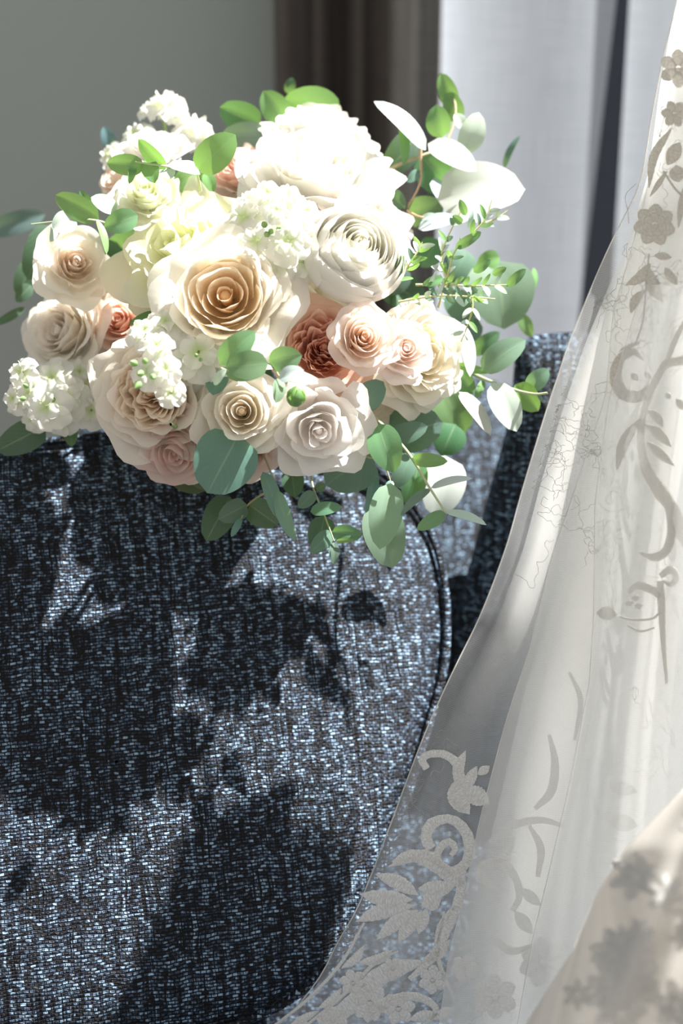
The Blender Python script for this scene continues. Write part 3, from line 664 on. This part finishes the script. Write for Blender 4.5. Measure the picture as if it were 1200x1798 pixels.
# leaves
GLA, LGT, DRK, BLU, PAL = (.105, .20, .165), (.16, .33, .11), (.038, .085, .058), (.12, .19, .22), (.50, .60, .56)  # PAL is lightened for sunlit leaves, DRK darkened for leaves in shade
def leaf_mesh(b, tip, wpx, d0, d1, roll, bend, col, nx=7, ny=11, round_=.0, fold=.25):
    B = at(b[0], b[1], d0); T = at(tip[0], tip[1], d1); ax = T - B; L = np.linalg.norm(ax); ax = ax/L
    view = unit(CP - (B + T)/2); sd = unit(np.cross(ax, view)); nm = np.cross(sd, ax)
    c, s_ = math.cos(roll), math.sin(roll); sd, nm = c*sd + s_*nm, -s_*sd + c*nm
    Wd = wpx*(d0 + d1)/2/FPX/2/max(.25, abs(c)); rows = []
    for i in range(ny):
        t = i/(ny - 1); prof = max(0, math.sin(PI*t**(.84 - .1*round_)))**(.55 - .08*round_)
        row = []
        for j in range(nx):
            s = -1 + 2*j/(nx - 1); x = s*Wd*prof
            row.append(B + ax*L*t + sd*x + nm*(bend*L*math.sin(PI*t) + fold*abs(x) - .35*fold*x*x/max(Wd, 1e-6)))
        rows.append(row)
    m = MB(); m.grid(rows, [[col]*nx]*ny); return m
def leaf(b, tip, w_, d0, col, d1=None, roll=0.0, bend=.08, parent=None, round_=0., fold=.22, name='eucalyptus_leaf'):
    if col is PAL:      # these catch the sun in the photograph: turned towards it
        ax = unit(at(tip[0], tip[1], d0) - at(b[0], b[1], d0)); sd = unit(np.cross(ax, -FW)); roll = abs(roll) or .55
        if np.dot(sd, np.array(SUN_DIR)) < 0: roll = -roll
    m = leaf_mesh(b, tip, w_, d0, d1 if d1 is not None else d0 - .004, roll, bend, tuple(x*rng.uniform(.88, 1.12) for x in col), round_=round_, fold=fold)
    return m.build(name, M['waxy' if col in (PAL, GLA, BLU) else 'leaf'], parent or bouquet)
def sprig(path, d, rad, leaves, col=(.26, .36, .16), name='eucalyptus_stem', label=None):
    """path: (x, y, depth offset); leaves hang on it as sub-parts"""
    m = MB(); pts = spline([at(x, y, d + z) for x, y, z in path], 6*len(path)); m.tube(pts, np.linspace(rad, rad*.5, len(pts)), 6, col)
    O = pts[0]; s = m.build(name, M['stem'], bouquet, loc=O); keep(s, O)
    if label: s['label'] = label
    for a in leaves:
        leaf(a[0], a[1], a[2], d + (a[4] if len(a) > 4 else 0), a[3], parent=s, **(a[5] if len(a) > 5 else {}), name='leaf')
    return s
R_ = lambda **k: k
# single leaves: base, tip, width, depth, colour
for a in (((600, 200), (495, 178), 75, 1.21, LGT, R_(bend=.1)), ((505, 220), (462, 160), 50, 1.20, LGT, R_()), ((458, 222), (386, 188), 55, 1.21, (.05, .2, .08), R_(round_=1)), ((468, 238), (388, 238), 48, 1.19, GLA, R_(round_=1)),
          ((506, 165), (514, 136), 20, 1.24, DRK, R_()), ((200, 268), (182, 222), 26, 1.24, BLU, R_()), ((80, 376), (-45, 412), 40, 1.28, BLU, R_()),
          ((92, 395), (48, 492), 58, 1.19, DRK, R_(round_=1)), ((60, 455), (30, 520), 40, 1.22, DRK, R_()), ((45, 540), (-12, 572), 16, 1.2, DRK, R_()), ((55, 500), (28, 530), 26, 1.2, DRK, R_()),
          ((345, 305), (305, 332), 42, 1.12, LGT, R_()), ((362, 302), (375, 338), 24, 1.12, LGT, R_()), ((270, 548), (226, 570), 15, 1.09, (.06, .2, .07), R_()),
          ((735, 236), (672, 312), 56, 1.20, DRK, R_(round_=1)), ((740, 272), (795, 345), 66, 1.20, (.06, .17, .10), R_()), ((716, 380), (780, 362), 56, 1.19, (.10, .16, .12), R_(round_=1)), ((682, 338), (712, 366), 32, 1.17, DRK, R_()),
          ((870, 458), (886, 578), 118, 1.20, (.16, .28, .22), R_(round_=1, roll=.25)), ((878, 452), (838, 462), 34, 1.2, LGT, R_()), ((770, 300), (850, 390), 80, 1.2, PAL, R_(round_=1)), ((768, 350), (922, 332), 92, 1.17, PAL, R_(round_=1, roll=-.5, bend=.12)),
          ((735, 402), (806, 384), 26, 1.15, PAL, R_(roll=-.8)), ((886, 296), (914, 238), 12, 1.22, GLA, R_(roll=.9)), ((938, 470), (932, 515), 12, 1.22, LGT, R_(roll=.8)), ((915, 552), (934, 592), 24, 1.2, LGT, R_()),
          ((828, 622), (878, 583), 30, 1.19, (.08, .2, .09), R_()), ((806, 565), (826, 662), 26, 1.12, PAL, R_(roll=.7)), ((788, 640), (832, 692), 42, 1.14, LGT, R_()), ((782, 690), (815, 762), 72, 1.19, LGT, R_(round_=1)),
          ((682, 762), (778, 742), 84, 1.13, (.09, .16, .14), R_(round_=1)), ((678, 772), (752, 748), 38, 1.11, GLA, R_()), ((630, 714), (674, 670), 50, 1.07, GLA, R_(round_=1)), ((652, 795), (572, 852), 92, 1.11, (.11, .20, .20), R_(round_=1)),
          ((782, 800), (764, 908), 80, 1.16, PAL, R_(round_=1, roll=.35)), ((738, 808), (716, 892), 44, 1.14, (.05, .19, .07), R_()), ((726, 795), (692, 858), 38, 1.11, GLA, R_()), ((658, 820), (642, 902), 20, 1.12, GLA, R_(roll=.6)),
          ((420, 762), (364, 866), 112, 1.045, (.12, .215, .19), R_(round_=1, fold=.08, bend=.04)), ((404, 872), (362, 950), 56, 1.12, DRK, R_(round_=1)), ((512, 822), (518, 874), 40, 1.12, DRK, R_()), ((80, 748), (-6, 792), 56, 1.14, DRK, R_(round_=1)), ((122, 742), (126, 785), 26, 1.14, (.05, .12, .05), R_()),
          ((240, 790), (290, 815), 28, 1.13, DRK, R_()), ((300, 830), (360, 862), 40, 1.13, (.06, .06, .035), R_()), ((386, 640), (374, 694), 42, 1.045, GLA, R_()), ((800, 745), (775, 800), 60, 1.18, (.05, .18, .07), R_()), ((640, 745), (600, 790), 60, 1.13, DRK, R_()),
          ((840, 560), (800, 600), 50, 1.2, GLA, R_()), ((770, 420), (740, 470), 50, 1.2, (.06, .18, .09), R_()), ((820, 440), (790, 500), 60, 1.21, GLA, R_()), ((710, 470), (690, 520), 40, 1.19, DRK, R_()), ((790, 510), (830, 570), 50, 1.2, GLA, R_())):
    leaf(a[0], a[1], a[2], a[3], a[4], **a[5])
sprig([(300, 312, .02), (300, 295, 0), (262, 288, -.005), (238, 284, -.005)], 1.055, .0011, [((254, 292), (187, 286), 38, LGT), ((292, 296), (243, 244), 28, LGT, .0, R_(roll=.4)), ((258, 280), (272, 322), 32, (.12, .27, .09)), ((236, 288), (227, 323), 14, (.12, .27, .09)), ((296, 288), (352, 306), 20, PAL, .0, R_(roll=-.7)), ((286, 298), (304, 312), 26, PAL)], (.5, .6, .3), label='light green leaf sprig over the small white roses')
sprig([(352, 335, .02), (346, 300, 0)], 1.07, .0014, [((345, 300), (414, 236), 60, LGT, .0, R_(fold=.1)), ((352, 298), (305, 292), 18, PAL, .0, R_(roll=.9))], (.5, .6, .3))
sprig([(205, 400, .03), (172, 388, 0), (130, 386, 0), (55, 394, .01)], 1.09, .0012, [((174, 386), (97, 342), 44, LGT), ((134, 384), (92, 402), 40, PAL, -.003, R_(roll=-.4)), ((242, 378), (182, 400), 42, (.14, .28, .16)), ((205, 372), (160, 346), 30, PAL, .01, R_(roll=-.5)), ((170, 386), (187, 447), 13, LGT, -.01, R_(roll=.8)), ((160, 362), (140, 334), 16, (.08, .22, .1), .01), ((95, 392), (88, 425), 14, PAL, 0, R_(roll=.8))], (.4, .5, .3))
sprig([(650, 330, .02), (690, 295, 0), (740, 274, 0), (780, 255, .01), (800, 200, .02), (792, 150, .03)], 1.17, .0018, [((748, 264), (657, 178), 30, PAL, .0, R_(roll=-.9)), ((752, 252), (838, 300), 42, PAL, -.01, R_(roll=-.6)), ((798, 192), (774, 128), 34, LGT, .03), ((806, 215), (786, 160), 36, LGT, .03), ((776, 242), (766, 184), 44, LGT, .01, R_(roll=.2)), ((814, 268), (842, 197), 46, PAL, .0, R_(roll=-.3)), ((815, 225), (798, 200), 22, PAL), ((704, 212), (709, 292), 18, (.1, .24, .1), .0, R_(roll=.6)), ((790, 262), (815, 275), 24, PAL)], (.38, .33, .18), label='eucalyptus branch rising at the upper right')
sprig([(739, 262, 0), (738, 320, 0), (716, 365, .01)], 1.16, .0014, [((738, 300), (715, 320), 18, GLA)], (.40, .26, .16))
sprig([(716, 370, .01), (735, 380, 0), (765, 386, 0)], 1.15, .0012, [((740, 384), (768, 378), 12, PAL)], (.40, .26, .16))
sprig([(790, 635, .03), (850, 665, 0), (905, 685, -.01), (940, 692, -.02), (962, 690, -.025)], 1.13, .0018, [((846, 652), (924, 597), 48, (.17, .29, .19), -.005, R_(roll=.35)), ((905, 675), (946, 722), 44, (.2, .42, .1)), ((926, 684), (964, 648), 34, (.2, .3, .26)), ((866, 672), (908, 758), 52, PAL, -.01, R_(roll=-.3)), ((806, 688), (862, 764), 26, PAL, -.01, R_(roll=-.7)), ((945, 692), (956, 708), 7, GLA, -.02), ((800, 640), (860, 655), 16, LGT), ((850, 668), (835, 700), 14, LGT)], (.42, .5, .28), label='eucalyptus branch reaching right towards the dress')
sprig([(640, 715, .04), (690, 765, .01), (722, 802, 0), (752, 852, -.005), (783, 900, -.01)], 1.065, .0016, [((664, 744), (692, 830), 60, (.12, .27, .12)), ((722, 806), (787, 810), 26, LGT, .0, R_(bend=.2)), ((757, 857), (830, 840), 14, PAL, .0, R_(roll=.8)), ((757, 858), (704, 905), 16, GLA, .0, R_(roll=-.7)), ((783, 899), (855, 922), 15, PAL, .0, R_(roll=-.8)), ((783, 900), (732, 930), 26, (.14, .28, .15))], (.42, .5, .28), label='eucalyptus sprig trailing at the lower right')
sprig([(640, 770, .03), (642, 800, .01), (672, 812, 0), (688, 850, 0)], 1.075, .0010, [((687, 848), (667, 965), 60, (.22, .33, .29), -.005, R_(fold=.35)), ((664, 886), (690, 998), 74, (.2, .31, .27), .012, R_(round_=1)), ((690, 845), (676, 862), 14, GLA)], (.42, .40, .22))
sprig([(460, 790, .03), (474, 825, .01), (490, 862, 0)], 1.06, .0010, [((462, 828), (487, 910), 28, (.13, .24, .2), .0, R_(roll=.5)), ((487, 860), (519, 950), 26, (.15, .27, .24), -.004, R_(roll=-.4))], (.36, .36, .2))
sprig([(470, 862, .02), (437, 885, .01), (424, 910, 0)], 1.085, .0009, [((434, 886), (384, 912), 40, (.08, .15, .11), .005, R_(round_=1)), ((438, 886), (488, 922), 50, (.05, .09, .06), .01, R_(round_=1)), ((424, 909), (406, 943), 13, GLA)], (.46, .42, .2))
sprig([(545, 830, .03), (552, 862, .01), (568, 900, 0), (587, 950, -.005)], 1.075, .0010, [((553, 864), (524, 892), 26, (.09, .18, .13)), ((545, 898), (601, 890), 24, (.1, .22, .13), -.005, R_(roll=.3)), ((570, 905), (558, 972), 48, (.06, .13, .09), .01), ((583, 933), (546, 970), 30, (.11, .21, .17)), ((583, 934), (637, 940), 30, (.09, .2, .13)), ((587, 952), (587, 992), 18, (.1, .19, .15)), ((590, 950), (624, 948), 9, LGT, -.004), ((556, 860), (572, 850), 18, DRK)], (.36, .44, .22), label='small eucalyptus sprig hanging over the cushion edge')
sprig([(384, 645, .02), (405, 650, .005), (470, 638, 0), (493, 663, 0), (520, 672, .01)], 1.005, .0011, [((386, 640), (449, 582), 46, (.12, .26, .16), .0, R_(roll=.2)), ((471, 638), (397, 645), 52, (.13, .28, .16), -.004, R_(fold=.12)), ((472, 636), (531, 624), 46, (.12, .26, .16), .0), ((490, 665), (534, 650), 27, PAL, -.005, R_(roll=-.5)), ((491, 664), (484, 708), 24, (.2, .31, .22), .0, R_(roll=.5)), ((376, 676), (398, 648), 15, PAL), ((395, 652), (462, 655), 34, (.1, .2, .16), .008)], (.5, .6, .35), label='eucalyptus leaves at the front of the bouquet')
# closed green bud
P = at(518, 712, 1.015); X, Y, Z = frame_of(cdir(.15, .9, .4), 0)
b = bud_mesh(P, cdir(.1, .9, .35), 38*1.01/FPX, 17*1.01/FPX, (.16, .30, .08), (.24, .38, .13)); bo = b.build('rose_bud', M['leaf'], bouquet, loc=P); keep(bo, P); bo['label'] = 'closed green rosebud'
for k in range(4):
    a = k*PI/2 + .4; m = MB(); rows = []
    for i in range(6):
        t = i/5; rad = 18.5*1.01/FPX*math.sin(PI*(.12 + .80*t)); wd = .7*math.sin(PI*(.1 + .85*t))
        rows.append([P + 38*1.01/FPX*t*Z*.95 + rad*(math.cos(a + s*wd)*X + math.sin(a + s*wd)*Y) for s in (-1, 0, 1)])
    m.grid(rows, [[(.13, .27, .07)]*3]*6); m.build('sepal', M['leaf'], bo)
# fine-leaved seeded eucalyptus at the right
def fine(path, d, n, big=(), seed=1, label=None):
    rnd = random.Random(seed); lv = []
    pts = spline([(x, y) for x, y in path], 60); tg = np.gradient(pts, axis=0)
    for k in range(n):
        i = int(8 + 50*k/n); p = pts[i]; t = unit(tg[i])
        for sgn in (-1, 1):
            a = math.atan2(t[1], t[0]) + sgn*rnd.uniform(.5, 1.1); L = rnd.uniform(14, 28)
            c = rnd.choice((PAL, PAL, GLA, LGT)); lv.append(((p[0], p[1]), (p[0] + L*math.cos(a), p[1] + L*math.sin(a)), rnd.uniform(6, 10), c, rnd.uniform(-.008, .008), R_(roll=rnd.uniform(-.9, .9))))
    for a in big: lv.append(a)
    sprig([(x, y, 0) for x, y in path], d, .0010, lv, (.55, .55, .22), 'fine_leaved_stem', label)
DG = (.10, .23, .10)
fine([(770, 540), (785, 490), (800, 440), (835, 405), (855, 380), (864, 352)], 1.09, 8, (((800, 436), (846, 408), 18, DG), ((812, 392), (795, 378), 14, DG)), 1, 'fine-leaved yellow-green sprig at the right')
fine([(730, 500), (785, 500), (830, 502), (898, 500)], 1.085, 8, (((832, 478), (862, 456), 18, DG), ((865, 482), (890, 470), 14, DG), ((890, 503), (924, 472), 18, DG), ((778, 488), (742, 500), 18, DG)), 2)
fine([(690, 510), (715, 470), (735, 440), (742, 425)], 1.075, 5, (((700, 482), (706, 448), 18, DG), ((722, 462), (742, 450), 14, DG)), 3)
fine([(700, 530), (760, 520), (810, 520), (870, 525)], 1.09, 7, (), 4)
fine([(785, 490), (775, 455), (785, 420), (815, 360)], 1.10, 5, (((818, 378), (808, 350), 14, DG), ((822, 400), (830, 368), 9, PAL)), 5)
fine([(825, 505), (830, 540), (820, 575), (810, 600)], 1.10, 4, (), 6)
fine([(840, 395), (870, 385), (892, 370)], 1.12, 2, (), 7)
# dark inner foliage between the blooms, and the bound stems lying behind
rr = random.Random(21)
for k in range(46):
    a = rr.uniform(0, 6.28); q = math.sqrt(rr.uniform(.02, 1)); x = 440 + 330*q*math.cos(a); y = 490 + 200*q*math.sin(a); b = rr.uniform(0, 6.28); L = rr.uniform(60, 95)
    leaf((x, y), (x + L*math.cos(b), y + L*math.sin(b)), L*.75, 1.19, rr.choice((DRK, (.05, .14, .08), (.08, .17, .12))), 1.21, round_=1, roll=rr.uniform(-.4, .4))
mb = MB()
for k in range(16):
    a = k*2*PI/16; c = at(450, 520, 1.22); e = at(440, 520, 1.36)
    mb.tube([at(450 + 200*math.cos(a), 500 + 140*math.sin(a), 1.16), c + .012*math.cos(a)*RX + .012*math.sin(a)*UP, e + .02*math.cos(a)*RX + .02*math.sin(a)*UP], .0024, 6, (.16, .26, .10))
mb.build('stem_bundle', M['stem'], bouquet)
for o in bpy.data.objects:
    if '_loc' in o: del o['_loc']
